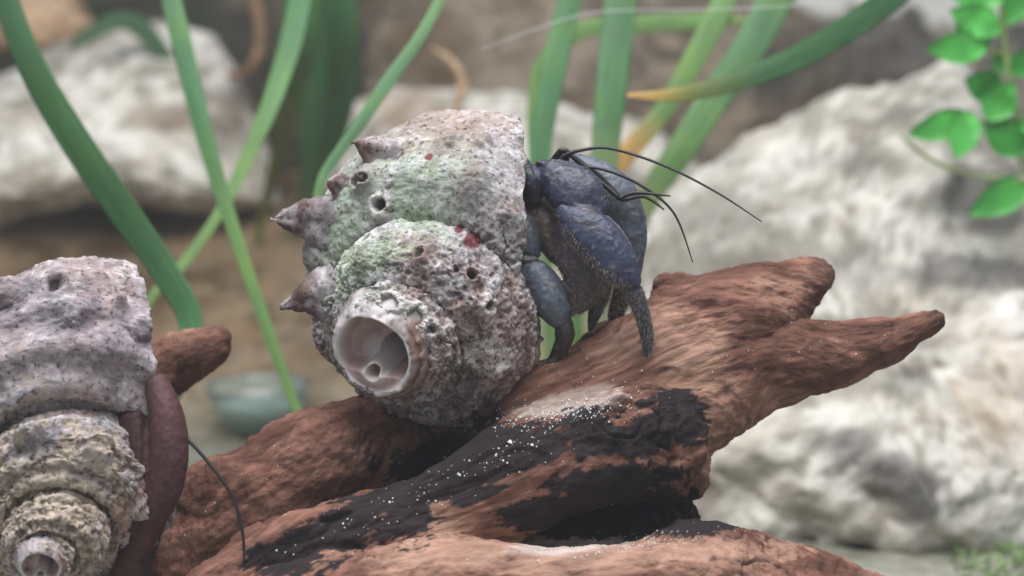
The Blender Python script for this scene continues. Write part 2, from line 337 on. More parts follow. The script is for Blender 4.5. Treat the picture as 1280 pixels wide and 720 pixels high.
tip = np.minimum(np.hypot(px-1180, py-398)/26, np.hypot(px-1030, py-335)/20); cc = mix(cc, srgb(84, 62, 54)[None], ss(1.2, .6, tip)*.7)
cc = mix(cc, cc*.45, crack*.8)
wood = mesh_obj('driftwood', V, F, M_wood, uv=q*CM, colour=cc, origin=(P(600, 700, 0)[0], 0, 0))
tag(wood, 'reddish brown driftwood with forked tips and charred black patches under the lifted shell', 'driftwood')
wood_bvh = BVHTree.FromPolygons([Vector(v) for v in V.tolist()], F.tolist())
def cast(px, py, extra=0):
    d = P(px, py, 0)-EYE; d /= np.linalg.norm(d)
    h = wood_bvh.ray_cast(Vector(EYE), Vector(d))
    return h
def wood_d(px, py, back=0.):
    h = cast(px, py)
    return back if h[0] is None else float(to_px(np.array(h[0])[None])[2][0])
# broken stick behind the left shell
parts = []; ctrs = []; tans = []
for k, (pts, kd) in enumerate([([(60, 640, 4.2, 36), (120, 530, 4, 40), (180, 475, 3.8, 38), (230, 450, 3.6, 34), (268, 430, 3.4, 25)], .8), ([(150, 490, 4, 30), (220, 438, 3.6, 22), (278, 420, 3.3, 14)], 1.0), ([(-60, 1060, 5, 50), (0, 800, 4.6, 44), (60, 640, 4.2, 40)], 1.0)]):
    V, F, c_, t_, r_ = tube_px(pts, kd, wob=.1, seed=90+k); parts.append((V, F)); ctrs.append(c_); tans.append(t_)
V, N_, F = remesh(parts, .055, 6); fd = fibre_dir(V, ctrs, tans); q = V-.86*(V*fd).sum(1)[:, None]*fd
V = V+N_*(.05*fbm(q, 1.5, 5, 172, .6)+.025*fbm(q, 6, 3, 173)+.05*fbm(V, .7, 3, 174))[:, None]; V[:, 2] = np.maximum(V[:, 2], -.3)
cc = wood_colours(V, fd, N_, 180)
o = mesh_obj('driftwood_stick', V, F, M_wood, uv=q*CM, colour=mix(cc, cc*.8, np.ones(len(cc))), origin=(P(60, 700, 4)[0], 4, 0))
tag(o, 'short broken brown stick poking out behind the knobbed grey shell', 'stick')

# ------------------------------------------------------------------ turban shells
def shell(name, apex_px, apex_d, prm, nth, nph, seed, scale_px, palette, spines, pits, label, hole_r=58., turns=2.6, nod_amp=.10, fill=.10, cord=.010, ext=1.1, lip_px=(650, 250), lip_slope=.06, lip_yaw=-.08):
    az, tilt, R, W_, c, t0, rr, asp = prm
    s = (DIST+apex_d)/DIST/PPC                       # px -> cm at that depth
    k = math.log(W_)/(2*math.pi); thE = 2*math.pi*turns
    th = np.linspace(0, thE+ext, nth)
    u = np.linspace(0, 1, nph, endpoint=False); ph = 2*math.pi*u - .55*np.sin(2*math.pi*u-.7)   # denser on the outside
    Rt = R*np.exp(k*np.where(th < thE, th-thE, (th-thE)*.5)); T, PH = np.meshgrid(th, ph, indexing='ij'); RR = Rt[:, None]+0*PH
    # relief in shell space
    lat = PH; ax3 = np.stack([np.cos(T*1.0)*RR*.02, np.sin(T)*RR*.02, PH*1.2], -1)
    shoulder = math.radians(52)
    node = np.exp(-((np.angle(np.exp(1j*(lat-shoulder))))/.30)**2)*np.maximum(0, np.cos(T*8+.6))**2
    low = np.exp(-((np.angle(np.exp(1j*(lat+.25))))/.28)**2)*np.maximum(0, np.cos(T*9+1.6))**2
    cords = np.cos(lat*13+.3*np.sin(T*3))
    prof = 1 + nod_amp*node + .06*low + cord*cords + .03*np.exp(-(np.angle(np.exp(1j*(lat-shoulder)))/.22)**2)
    growth = noise(np.stack([T*22, lat*1.5, 0*T], -1), 1, seed)*.008 + noise(np.stack([T*60, lat*2., 0*T], -1), 1, seed+1)*.004
    prof = prof + growth + fill*np.exp(-(np.angle(np.exp(1j*(lat-1.35)))/.55)**2)
    rho = rr*RR; rc = RR-rho
    # lip flares near the mouth
    flare = 1.0
    a = rc + rho*np.cos(PH)*prof*flare; h = -c*RR + asp*rho*np.sin(PH)*prof*flare
    ang = t0-(T-thE)
    x = a*np.cos(ang); y = a*np.sin(ang)
    st_, ct = math.sin(tilt), math.cos(tilt)
    axv = np.array([math.cos(az)*st_, math.sin(az)*st_, ct]); e1 = np.array([math.cos(az)*ct, math.sin(az)*ct, -st_]); e2 = np.cross(axv, e1)
    toW = lambda v: v[..., 0:1]*RT + v[..., 1:2]*UP - v[..., 2:3]*FW
    ca, sa = math.cos(-az), math.sin(-az)
    hc = -c*hole_r + asp*rr*hole_r
    A0 = P(*apex_px, apex_d)
    def place(x, y, h):
        xr = x*ca-y*sa; yr = x*sa+y*ca
        Q = xr[..., None]*e1 + yr[..., None]*e2 + (h-hc)[..., None]*axv
        return A0 + toW(Q)*s
    V = place(x, y, h)
    # normals
    du = np.gradient(V, axis=0); dv = np.roll(V, -1, 1)-np.roll(V, 1, 1); N_ = np.cross(du, dv); N_ /= np.linalg.norm(N_, axis=2)[..., None]+1e-12
    ctr = place(rc*np.cos(ang), rc*np.sin(ang), -c*RR); sg = np.sign(((V-ctr)*N_).sum(2)).mean(); N_ *= sg
    e_big = fbm(V, .8, 4, seed+5, .55); e_mid = fbm(V, 2.6, 4, seed+6, .6); e_fine = fbm(V, 8, 3, seed+7, .6)
    # worm-eaten erosion: ridged noise
    worm = ss(.16, .02, np.abs(fbm(V*[1, 1, 1.], 1.7, 4, seed+8, .55)))*ss(-.1, .35, fbm(V, .5, 2, seed+9))
    strk = noise(np.stack([T*26, lat*1.2, 0*T], -1), 1, seed+31); strk2 = fbm(np.stack([T*9, lat*1.6+.4*e_big, 0*T], -1), 1, 3, seed+32)
    px, py, dz = to_px(V); rough = palette['rough'](px, py)
    disp = .05*e_big + (.02+.045*rough)*e_mid + (.022+.016*rough)*e_fine - .10*worm*rough - .05*rough*ss(.2, .6, -e_fine-.3*e_mid) + (1-rough)*(.03*strk2+.012*strk)
    V = V + N_*disp[..., None]*(scale_px)
    # pale colouring
    t1 = ss(-.4, .4, e_mid); lowc = ss(.0, .6, worm)
    base = mix(np.broadcast_to(palette['light'], V.shape), palette['mid'], t1)
    base = mix(base, palette['warm'], ss(-.2, .5, e_big+.3*e_fine)*.75)
    base = mix(base, palette['white'], ss(.15, .5, e_fine+.5*e_mid)*.65)
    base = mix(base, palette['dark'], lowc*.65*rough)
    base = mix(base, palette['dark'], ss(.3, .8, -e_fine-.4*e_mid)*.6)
    base = mix(base, palette['dark'], ss(.15, .7, strk2)*.5*(1-rough)); base = mix(base, palette['white'], ss(.2, .7, -strk2)*.4*(1-rough))
    base = mix(base, palette['warm'], ss(.1, .7, strk)*.35)
    px, py, dz = to_px(V)
    for (blobs, cl, stg, soft) in palette['zones']:
        e = stain_field(px, py, blobs, .6*e_mid+.7*e_fine+.2*e_big if soft > .2 else .3*e_mid)
        base = mix(base, cl, ss(1+soft, 1-soft, e)*stg*(dz < apex_d+6))
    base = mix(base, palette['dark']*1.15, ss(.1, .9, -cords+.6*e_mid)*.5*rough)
    base = mix(base, palette['knob'], np.clip(node+low*.5, 0, 1)**2*.55)
    # pits and bumps at given places
    flat = V.reshape(-1, 3); Nf = N_.reshape(-1, 3); cf = base.reshape(-1, 3).copy(); pxf, pyf, dzf = px.ravel(), py.ravel(), dz.ravel()
    flat0 = flat.copy(); flat = flat.copy()
    for (qx, qy, r, dep, ring, pal_) in pits:
        near = np.where(np.hypot(pxf-qx, pyf-qy) < 5)[0]
        if not len(near): continue
        i = near[np.argmin(dzf[near])]; rcm = r*s
        dist = np.linalg.norm(flat0-flat0[i], axis=1); kk = (dist < rcm*3.2) & ((Nf @ Nf[i]) > -.2); t = dist[kk]/rcm
        t = t*(1+.30*noise(flat0[kk], 3.2, seed+40)+.15*noise(flat0[kk], 9, seed+41))
        hgt = ring*np.exp(-((t-1.25)/.5)**2) - dep*ss(1.02, .55, t)
        flat[kk] += Nf[i]*hgt[:, None]
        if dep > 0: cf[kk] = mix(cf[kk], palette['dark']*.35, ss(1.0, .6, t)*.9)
        if pal_ is not None: cf[kk] = mix(cf[kk], pal_, np.exp(-((t-1.3)/.45)**2)*.7)
    # triangles: drop what lies in the broken tip
    rloc = np.hypot(x, y).ravel(); hloc = (h-hc).ravel()
    ii = np.arange(nth*nph).reshape(nth, nph); jj = np.roll(ii, -1, 1)
    F = np.stack([ii[:-1], jj[:-1], jj[1:], ii[1:]], -1).reshape(-1, 4)
    HR = hole_r*.88
    L0 = P(*lip_px, apex_d+2); jagl = .10*noise(flat0, 1.6, seed+90)+.05*noise(flat0, 5, seed+91)
    over = flat[:, 0] - (L0[0] + lip_slope*(flat[:, 2]-L0[2]) + lip_yaw*(flat[:, 1]-L0[1]) + jagl); late = (T.ravel() > thE-2.2)
    beyond = (over > 0) & late
    keepF = ~beyond[F].all(1); F = F[keepF]
    snap = beyond.copy(); flat[snap, 0] -= np.minimum(over[snap], .25)
    cut = (rloc < HR*1.02) & (hloc > -80)
    cut |= hloc > 4
    F = F[~cut[F].all(1)]
    used = np.zeros(len(flat), bool); used[F.ravel()] = True; remap = np.cumsum(used)-1
    body_c = flat[used].mean(0)
    root = empty(name, body_c)
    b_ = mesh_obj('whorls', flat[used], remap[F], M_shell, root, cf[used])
    # thickness of the lip: an inner skin and the edge between
    Lf = F[(T.ravel()[F] > thE-1.9).all(1)]
    ed = np.sort(np.concatenate([Lf[:, [0, 1]], Lf[:, [1, 2]], Lf[:, [2, 3]], Lf[:, [3, 0]]]), 1)
    ue, cn = np.unique(ed, axis=0, return_counts=True); be = ue[cn == 1]
    inner = flat - Nf*.13; uu = np.unique(Lf); mp_ = np.full(len(flat), -1); mp_[uu] = np.arange(len(uu))
    Vi = np.concatenate([flat[uu], inner[uu]]); Fi = np.concatenate([mp_[Lf][:, ::-1]+len(uu), np.stack([mp_[be[:, 0]], mp_[be[:, 1]], mp_[be[:, 1]]+len(uu), mp_[be[:, 0]]+len(uu)], 1)])
    li = np.tile(srgb(186, 170, 166), (len(Vi), 1)); li[:len(uu)] = cf[uu]*.9
    mesh_obj('lip', Vi, Fi, M_shell, root, li)
    # broken tip: rim, cup, columella
    nr, na = 90, 160; rg = np.r_[np.linspace(0, .8, 46, endpoint=False), np.linspace(.8, 1.05, 28, endpoint=False), np.linspace(1.05, 1.5, nr-74)]
    G, A_ = np.meshgrid(rg, np.linspace(0, 2*math.pi, na, endpoint=False), indexing='ij')
    hx = G*np.cos(A_); hy = G*np.sin(A_); jag = .05*noise(np.stack([hx*3, hy*3, 0*hx], -1), 1, seed+50)+.04*noise(np.stack([hx*9, hy*9, 0*hx], -1), 1, seed+51)
    lowj = noise(np.stack([np.cos(A_)*2.2, np.sin(A_)*2.2, 0*A_], -1), 1, seed+53)
    g2 = G + .035*lowj
    fl = .58 + .42*ss(-.7, .3, hx + .4*hy)                          # floor falls away to one side
    cup = ss(1.0, .84, g2)*fl*(.72+.28*ss(1., .3, G))
    pitd = np.hypot(hx-.20, hy+.22)
    cup = cup + .75*ss(.44, .24, pitd)                              # tube running on into the shell
    shelf = ss(-.40, -.60, hy + .06*hx + .06*lowj)                  # solid lower side
    cup = cup*(1-shelf*.95)
    cdist = np.hypot(hx+.08, hy+.50)
    knob_ = .10*np.exp(-((cdist-.25)/.09)**2)*ss(.6, .3, cdist) - .40*ss(.20, .11, cdist)
    cup = cup*(1-ss(.30, .20, cdist)*.9)
    hh = -cup + knob_ + .05*np.exp(-((g2-1.04)/.07)**2) - .9*ss(1.08, 1.5, g2)*.8 + .25*jag*ss(.9, 1.02, G) + .06*lowj*ss(.9, 1.02, G) + .06*np.sin(G*46+.6*lowj)*ss(1.06, 1.14, G)*ss(-.2, .5, np.cos(A_+.75))
    VV = place(hx*HR, hy*HR, hc + (hh + ss(1.0, 1.2, G)*.10*fbm(np.stack([hx*5, hy*5, 0*hx], -1), 1, 3, seed+52))*HR - .16*HR)
    nn = fbm(VV, 3, 4, seed+60)
    hcol = mix(np.broadcast_to(srgb(176, 148, 142), VV.shape), srgb(150, 120, 112), ss(-.3, .4, nn)*.6)
    hcol = mix(hcol, srgb(96, 62, 52), ss(.40, .26, pitd)*.85)  # tube mouth's shade deepened in the colour
    hcol = mix(hcol, srgb(236, 232, 230), np.exp(-((g2-1.03)/.09)**2)*.9)
    hcol = mix(hcol, srgb(228, 220, 216), np.exp(-((cdist-.26)/.13)**2)*.8)
    hcol = mix(hcol, srgb(214, 200, 196), ss(.4, .1, np.hypot(hx+.30, hy+.12))*.6)
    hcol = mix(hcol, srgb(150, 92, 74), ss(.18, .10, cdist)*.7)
    sect = ss(-.2, .5, np.cos(A_+.75)); rib = np.sin(G*46+.6*lowj)*ss(1.06, 1.14, G)*sect
    f3 = fbm(VV, 7, 3, seed+61); sk = mix(mix(np.broadcast_to(palette['light'], VV.shape), palette['warm'], sect*.8), palette['dark'], ss(-.1, .6, nn+.5*f3)*.7)
    hcol = mix(hcol, sk, ss(1.05, 1.13, g2+.05*f3)*.97); hcol = mix(hcol, srgb(168, 132, 114), sect*ss(1.08, 1.16, G)*.5); hcol = mix(hcol, srgb(96, 62, 48), ss(.1, .8, -rib)*.75)
    ii = np.arange(nr*na).reshape(nr, na); jj = np.roll(ii, -1, 1)
    Fh = np.stack([ii[:-1], jj[:-1], jj[1:], ii[1:]], -1).reshape(-1, 4)
    mesh_obj('broken_tip', VV.reshape(-1, 3), Fh, M_hole, root, hcol.reshape(-1, 3))
    # curled hollow spines
    fr = flat0
    for (bx_, by_, tx, ty, rad, dpt) in spines:
        dd = np.hypot(pxf-bx_, pyf-by_); near = np.where(dd < 9)[0]
        i = near[np.argmin(dzf[near])] if dpt is None and len(near) else None
        d0 = dzf[i] if i is not None else (apex_d+3 if dpt is None else dpt)
        n_, m_ = 22, 20; f = np.linspace(0, 1, n_)
        B = P(bx_, by_, d0+.85); Tp = P(tx, ty, d0+.55)
        cen = B + (Tp-B)*f[:, None] + UP*(.10*np.sin(f*math.pi))[:, None]*rad*s*2
        tg = (Tp-B)/np.linalg.norm(Tp-B); n1 = np.cross(tg, FW); n1 /= np.linalg.norm(n1); n2 = np.cross(n1, tg)
        an = np.linspace(0, 2*math.pi, m_, endpoint=False); rr_ = rad*s*((1-f)**1.1*1.05+.20*np.sqrt(np.clip(1.02-f, 0, 1)))
        ring = np.cos(an)[None, :, None]*n1+np.sin(an)[None, :, None]*n2
        groove = 1-.35*np.exp(-((np.angle(np.exp(1j*(an-5.0))))/.5)**2)
        Vs = cen[:, None]+ring*rr_[:, None, None]*groove[None, :, None]
        Vs = Vs*1.0; Vs += (.09*fbm(Vs, 2.2, 4, seed+70)+.03*fbm(Vs, 9, 2, seed+72))[..., None]*ring
        ii = np.arange(n_*m_).reshape(n_, m_); jj = np.roll(ii, -1, 1)
        Fs = np.stack([ii[:-1], jj[:-1], jj[1:], ii[1:]], -1).reshape(-1, 4).tolist(); Fs.append(list(range((n_-1)*m_, n_*m_)))
        sn = fbm(Vs, 3, 3, seed+71)
        cs = mix(np.broadcast_to(palette['mid'], Vs.shape), palette['knob'], np.broadcast_to(ss(.1, .6, f)[:, None], Vs.shape[:2])*.9)
        cs = mix(cs, palette['light'], ss(-.1, .4, sn)*.7); cs = mix(cs, palette['dark'], ss(.1, .5, -sn)*.6)
        mesh_obj('spine', Vs.reshape(-1, 3), Fs, M_shell, root, cs.reshape(-1, 3))
    tag(root, label, 'seashell', 'worn turban shells carried by hermit crabs')
    return root, place, (rc[-1], Rt[-1], thE)

GREEN = srgb(150, 166, 138)
pal_main = dict(rough=lambda px, py: np.clip(ss(-60, 60, (px-470)*.25+(py-330)), .12, 1), light=srgb(180, 172, 172), mid=srgb(146, 138, 140), warm=srgb(158, 136, 130), white=srgb(206, 204, 206), dark=srgb(92, 74, 68), knob=srgb(106, 80, 76),
    zones=[([(430, 300, 50, 90, -.4), (450, 225, 70, 50, -.5), (530, 235, 70, 60, -.6), (420, 360, 40, 50, 0)], srgb(172, 184, 168), .55, .5),
           ([(425, 290, 30, 70, -.3), (520, 250, 30, 40, 0), (475, 320, 50, 18, -.3), (400, 350, 18, 30, 0)], GREEN, .6, .45),
           ([(600, 450, 80, 90, 0), (560, 480, 90, 50, 0), (640, 430, 30, 80, 0)], srgb(160, 132, 124), .6, .5),
           ([(590, 150, 70, 26, -.3), (560, 150, 60, 26, -.4)], srgb(160, 138, 128), .6, .4),
           ([(590, 300, 13, 11, .3), (574, 287, 6, 6, 0), (536, 196, 5, 4, 0)], srgb(112, 38, 46), .9, .15),
           ([(640, 490, 22, 60, 0)], srgb(150, 122, 118), .6, .4)])
WH = srgb(214, 210, 204)
pits_main = [(472, 258, 9, .30, .09, WH), (452, 297, 9, .10, .06, WH), (520, 312, 7, .12, .06, srgb(150, 122, 114)), (574, 334, 5, .08, .08, None), (592, 340, 7, .12, .10, srgb(150, 124, 118)), (617, 383, 9, .30, .08, WH), (482, 373, 13, .30, .06, WH), (523, 394, 10, .22, .07, WH), (545, 415, 9, .16, .06, WH), (536, 520, 8, .2, .05, WH), (540, 497, 8, .2, .04, WH),
             (604, 172, 16, -.16, .0, None), (566, 170, 10, -.10, .0, None), (610, 452, 16, -.14, .0, WH), (634, 545, 14, -.2, 0, None), (655, 168, 10, -.1, 0, None), (440, 226, 8, .2, .05, None), (450, 222, 7, .15, .05, None), (566, 385, 5, -.08, 0, srgb(190, 150, 130)), (570, 408, 6, -.08, 0, WH)]
shell_root, place_main, info = shell('turban_shell', (463, 446), -1.6, (-2.40, .60, 236., 1.732, 1.368, 1.25, .443, 1.069), 1300, 300, 900, 1.0, pal_main,
    [(486, 206, 440, 178, 30, None), (414, 284, 338, 274, 38, None), (418, 374, 350, 384, 38, None), (436, 244, 410, 226, 22, None), (642, 488, 631, 550, 22, None)], pits_main,
    'worn grey green turban shell with a round broken tip, propped on the driftwood')
pal_left = dict(rough=lambda px, py: np.clip(ss(-40, 40, py-520-.3*(px-60)), .15, 1), light=srgb(178, 168, 170), mid=srgb(142, 134, 140), warm=srgb(158, 138, 136), white=srgb(206, 202, 202), dark=srgb(94, 78, 76), knob=srgb(92, 88, 100),
    zones=[([(90, 430, 140, 80, .3)], srgb(164, 150, 154), .6, .5), ([(60, 640, 140, 110, 0)], srgb(206, 186, 164), .7, .4), ([(60, 590, 80, 50, 0)], srgb(188, 186, 160), .2, .5), ([(130, 360, 60, 24, .3)], srgb(160, 134, 128), .4, .4)])
pits_left = [(40, 540, 20, -.42, 0, srgb(70, 68, 80)), (120, 562, 24, -.36, 0, None), (14, 362, 24, -.5, 0, srgb(80, 78, 92)), (90, 378, 24, -.34, 0, srgb(104, 96, 104)), (150, 376, 13, -.34, 0, None), (180, 408, 20, -.3, 0, srgb(150, 140, 148)), (66, 352, 12, .12, .05, None), (180, 640, 20, -.3, 0, srgb(190, 150, 140))]
left_root, place_left, info_l = shell('turban_shell', (50, 712), -4.0, (-1.46, .55, 246., 1.95, 1.368, 1.4, .443, 1.07), 1100, 260, 1300, 1.0, pal_left,
    [(176, 632, 193, 628, 16, None)], pits_left, 'large knobbed mauve grey turban shell with ringed chalky spire, beside the bent black feeler', hole_r=27., turns=3.45, nod_amp=.12, fill=.15, cord=.05, lip_px=(193, 450), lip_slope=0., lip_yaw=-.30)

# ------------------------------------------------------------------ hermit crab in the lifted shell
BLU = srgb(60, 65, 92); DBL = srgb(54, 57, 76); BGY = srgb(104, 112, 126); BRW = srgb(96, 78, 70); DRK = srgb(48, 40, 40); PUR = srgb(86, 74, 88)
T1 = wood_d(809, 442)+.04; T2 = wood_d(690, 452, .5)+.04
crab = [
    # (points px py depth radius), depth ratio, colour
    ([(560, 250, 2.4, 60), (620, 262, 2.0, 58), (668, 255, 1.7, 48), (696, 262, 1.5, 38)], .9, DRK),           # trunk inside the mouth
    ([(640, 250, .9, 18), (652, 226, .6, 21), (664, 228, .4, 17), (668, 244, .5, 12)], .9, DBL),                # knob by the lip
    ([(650, 194, .9, 5), (655, 210, .8, 11), (660, 225, .7, 15)], .9, DBL),
    ([(676, 212, .5, 14), (690, 220, .3, 24), (708, 232, .1, 31), (728, 248, -.05, 32), (742, 260, -.1, 22)], .6, DBL*1.15),              # wrist plate
    ([(706, 264, -.2, 12), (724, 278, -.35, 25), (746, 298, -.45, 30), (766, 322, -.5, 28), (780, 340, -.5, 22), (790, 354, -.5, 13)], .7, BLU),
    ([(782, 342, -.5, 13), (793, 366, -.5+.15*(T1+.5), 12), (803, 394, -.5+.45*(T1+.5), 10.5), (809, 422, -.5+.8*(T1+.5), 8), (808, 446, T1, 3.5)], .9, BGY*.5),
    ([(700, 206, 1.6, 16), (732, 220, 1.5, 26), (764, 246, 1.3, 32), (784, 278, 1.15, 25), (792, 310, 1.1, 16), (788, 345, 1.2, 13)], .6, BGY*.75),   # far leg
    ([(786, 336, 1.3, 13), (778, 366, 1.5, 13), (770, 392, 1.7, 10), (764, 408, 1.9, 5)], .9, DRK),
    ([(745, 325, 1.2, 20), (750, 360, 1.2, 15), (744, 388, 1.2, 9), (738, 412, 1.2, 4)], .9, DRK),
    ([(670, 262, 1.0, 22), (688, 288, .8, 25), (706, 312, .7, 24)], .9, BRW),                                   # underside
    ([(704, 286, .4, 16), (722, 312, .3, 30), (730, 340, .3, 29), (723, 366, .35, 19), (714, 392, .4, 5)], .7, PUR*.85),     # big claw
    ([(744, 338, .6, 16), (738, 366, .6, 13), (724, 390, .6, 4)], .8, BRW*.8),
    ([(640, 266, .8, 18), (653, 292, .6, 22), (660, 316, .5, 17)], .9, BGY*.55),                                # small front leg
    ([(656, 326, .4, 13), (670, 348, .3, 23), (688, 376, .2, 26), (700, 400, .2, 15)], .85, BGY*.8),
    ([(701, 396, .2, 14), (706, 418, .25, 12), (699, 438, .25+.6*(T2-.25), 9), (687, 455, T2, 4.5)], .9, DRK*1.3),
    # raised rims of the plates and the pale skin at the joints
    ([(672, 203, .35, 3), (700, 205, .1, 3.5), (728, 224, -.1, 3.5), (746, 246, -.2, 3.5), (752, 262, -.2, 3)], 1.0, srgb(120, 108, 104)),
    ([(712, 268, -.45, 3), (728, 263, -.5, 4.5), (744, 264, -.4, 4)], 1.0, srgb(160, 146, 128)),
    ([(748, 264, -.2, 4), (772, 286, -.35, 4), (790, 316, -.4, 4), (797, 342, -.4, 3)], 1.0, srgb(104, 98, 104)),
    ([(690, 230, .0, 3), (704, 252, -.15, 3.5), (712, 266, -.2, 3)], 1.0, DBL*.8),
    ([(648, 323, .2, 3), (659, 326, .12, 3), (670, 323, .2, 3)], 1.0, srgb(112, 106, 98)),
    ([(782, 346, -.7, 4), (790, 352, -.7, 4)], 1.0, srgb(90, 84, 84)),
]
parts = []; segs = []
for k, (pts, kd, cl) in enumerate(crab):
    V, F, c_, t_, r_ = tube_px(pts, kd, na=20); parts.append((V, F)); segs.append((c_, r_, cl*.78))
V, N_, F = remesh(parts, .035, 3)
best = np.full(len(V), 9e9); cc = np.zeros((len(V), 3)); second = np.full(len(V), 9e9); bid = np.zeros(len(V), int)
for k, (c_, r_, cl) in enumerate(segs):
    dm = np.full(len(V), 9e9)
    for cpt, rad in zip(c_[::3], r_[::3]): dm = np.minimum(dm, np.linalg.norm(V-cpt, axis=1)-rad*.8)
    up_ = dm < best; second = np.where(up_, best, np.minimum(second, dm)); best = np.where(up_, dm, best); cc[up_] = cl; bid[up_] = k
joint = ss(.07, .0, second-best)
gr = fbm(V, 9, 2, 801); gm = fbm(V, 1.6, 4, 802)
cc = mix(cc, cc*1.25+.008, ss(.1, .6, gm)*.5); cc = mix(cc, BRW[None]*.55, ss(.2, .7, -gm+.5*fbm(V, 5, 3, 803)-.2)*.4); cc = mix(cc, srgb(140, 128, 122)[None], ss(.6, .9, gr)*.4)
cc = mix(cc, DRK[None]*.5, joint*.55)
V = V + N_*(.010*gr + .02*gm - .035*joint)[:, None]
cr_root = empty('hermit_crab', P(700, 450, .4))
mesh_obj('body', V, F, M_crab, cr_root, cc)
crab_bvh = BVHTree.FromPolygons([Vector(v) for v in V.tolist()], F.tolist())
def wire(name, pts, rads, material, parent=None, na=8, n=None, colour=None):
    a = spline([(x, y, d, r) for (x, y, d), r in zip(pts, rads)], n or 10*len(pts)); ctr = np.array([P(x, y, d) for x, y, d, r in a])
    t = np.gradient(ctr, axis=0); t /= np.linalg.norm(t, axis=1)[:, None]; n1 = np.cross(t, FW+.01*UP); n1 /= np.linalg.norm(n1, axis=1)[:, None]; n2 = np.cross(n1, t)
    ph = np.linspace(0, 2*math.pi, na, endpoint=False); rd = a[:, 3]/PPC*(DIST+a[:, 2])/DIST
    V = ctr[:, None]+(np.cos(ph)[None, :, None]*n1[:, None]+np.sin(ph)[None, :, None]*n2[:, None])*rd[:, None, None]
    R_ = len(V); ii = np.arange(R_*na).reshape(R_, na); jj = np.roll(ii, -1, 1)
    F = np.stack([ii[:-1], jj[:-1], jj[1:], ii[1:]], -1).reshape(-1, 4).tolist(); F += [list(range(na))[::-1], list(range((R_-1)*na, R_*na))]
    return mesh_obj(name, V.reshape(-1, 3), F, material, parent, None if colour is None else np.tile(colour, (R_*na, 1)), origin=ctr[0])
wire('antenna', [(692, 214, .6), (704, 196, .5), (730, 187, .3), (765, 186, .2), (830, 207, 0), (895, 240, -.2), (952, 277, -.3)], [3.4, 2.8, 2.2, 1.9, 1.7, 1.3, .7], M_ant, cr_root)
wire('antenna', [(696, 220, 1.0), (715, 211, .8), (750, 211, .6), (798, 230, .5), (842, 266, .4), (866, 328, .3)], [3, 2.4, 2.0, 1.9, 1.5, .7], M_ant, cr_root)
wire('antennule', [(686, 210, .9), (698, 193, .7), (704, 188, .6), (714, 194, .6), (745, 222, .5), (770, 244, .4), (776, 247, .4), (796, 241, .3), (838, 245, .2)], [5, 4.6, 3.6, 3.4, 3.1, 3.2, 2.8, 2.6, 1.0], M_ant, cr_root, n=120)
wire('antennule', [(700, 212, 1.0), (707, 200, .9), (710, 192, .8), (722, 200, .8), (752, 222, .7), (774, 246, .6), (782, 249, .6), (806, 246, .5), (830, 262, .4)], [5, 4.6, 3.8, 3.0, 2.8, 3.0, 2.8, 2.2, 1.0], M_ant, cr_root, n=120)
eye = wire('eyestalk', [(744, 274, -.1), (751, 258, -.2), (757, 245, -.2)], [6, 5, 2.0], M_ant, cr_root)
# bristles along the claws and leg ends
HV = []; HF = []
def bristle(p, d, L_, r):
    d = d/np.linalg.norm(d); a = np.cross(d, [0.3, .9, .2]); a /= np.linalg.norm(a); b_ = np.cross(d, a); o = len(HV)
    for k in range(3): HV.append(p+r*(math.cos(k*2.1)*a+math.sin(k*2.1)*b_))
    HV.append(p+d*L_); HF.extend([(o, o+1, o+3), (o+1, o+2, o+3), (o+2, o, o+3)])
sel = np.isin(bid, [5, 10, 11, 8, 4, 7]); idx = np.where(sel)[0]; rs_ = np.random.default_rng(4); idx = rs_.choice(idx, min(7000, len(idx)), replace=False)
for i in idx:
    b0 = bid[i]; w_ = N_[i] @ (-UP+.6*RT*(-1 if b0 in (4, 10) else 1)); lim = {5: -.8, 10: -.1, 11: -.4, 8: -.2, 4: .45, 7: -.4}[b0]
    if w_ < lim: continue
    bristle(V[i]-N_[i]*.02, N_[i]+.5*rs_.normal(size=3)-.6*UP, rs_.uniform(.06, .17), .007)
o = mesh_obj('bristles', np.array(HV), HF, M_hair, cr_root, smooth=False); o['kind'] = 'stuff'
tag(cr_root, 'blue purple hermit crab reaching out of the lifted shell onto the driftwood', 'hermit crab', 'hermit crabs in turban shells')

# second crab, drawn back into the left shell
parts = []; segs2 = []
MAR = srgb(82, 52, 53)
for pts, kd, cl in [([(196, 480, -2.0, 16), (208, 520, -2.2, 22), (212, 565, -2.3, 24), (206, 610, -2.2, 22), (190, 650, -2.0, 18), (176, 690, -1.8, 12)], 1.1, MAR), ([(170, 520, -1.6, 26), (184, 580, -1.7, 32), (180, 640, -1.6, 30), (168, 700, -1.4, 24), (150, 790, -1, 40)], 1.2, MAR*.7), ([(100, 560, -1, 50), (150, 600, -1.2, 40)], 1.0, MAR*.6)]:
    V, F, c_, t_, r_ = tube_px(pts, kd, na=22); parts.append((V, F)); segs2.append((c_, r_, cl))
V, N_, F = remesh(parts, .04, 2)
best = np.full(len(V), 9e9); second = best.copy(); cc = np.zeros((len(V), 3))
for c_, r_, cl in segs2:
    dm = np.full(len(V), 9e9)
    for cpt, rad in zip(c_[::3], r_[::3]): dm = np.minimum(dm, np.linalg.norm(V-cpt, axis=1)-rad*.8)
    up_ = dm < best; second = np.where(up_, best, np.minimum(second, dm)); best = np.where(up_, dm, best); cc[up_] = cl
joint = ss(.12, .0, second-best); gm = fbm(V, 6, 3, 850)
cc = mix(cc, cc*1.4, ss(0, .6, gm)*.6); V = V+N_*(.015*gm-.05*joint)[:, None]
c2 = empty('hermit_crab', P(190, 700, -1.6)); mesh_obj('body', V, F, M_flap, c2, cc)
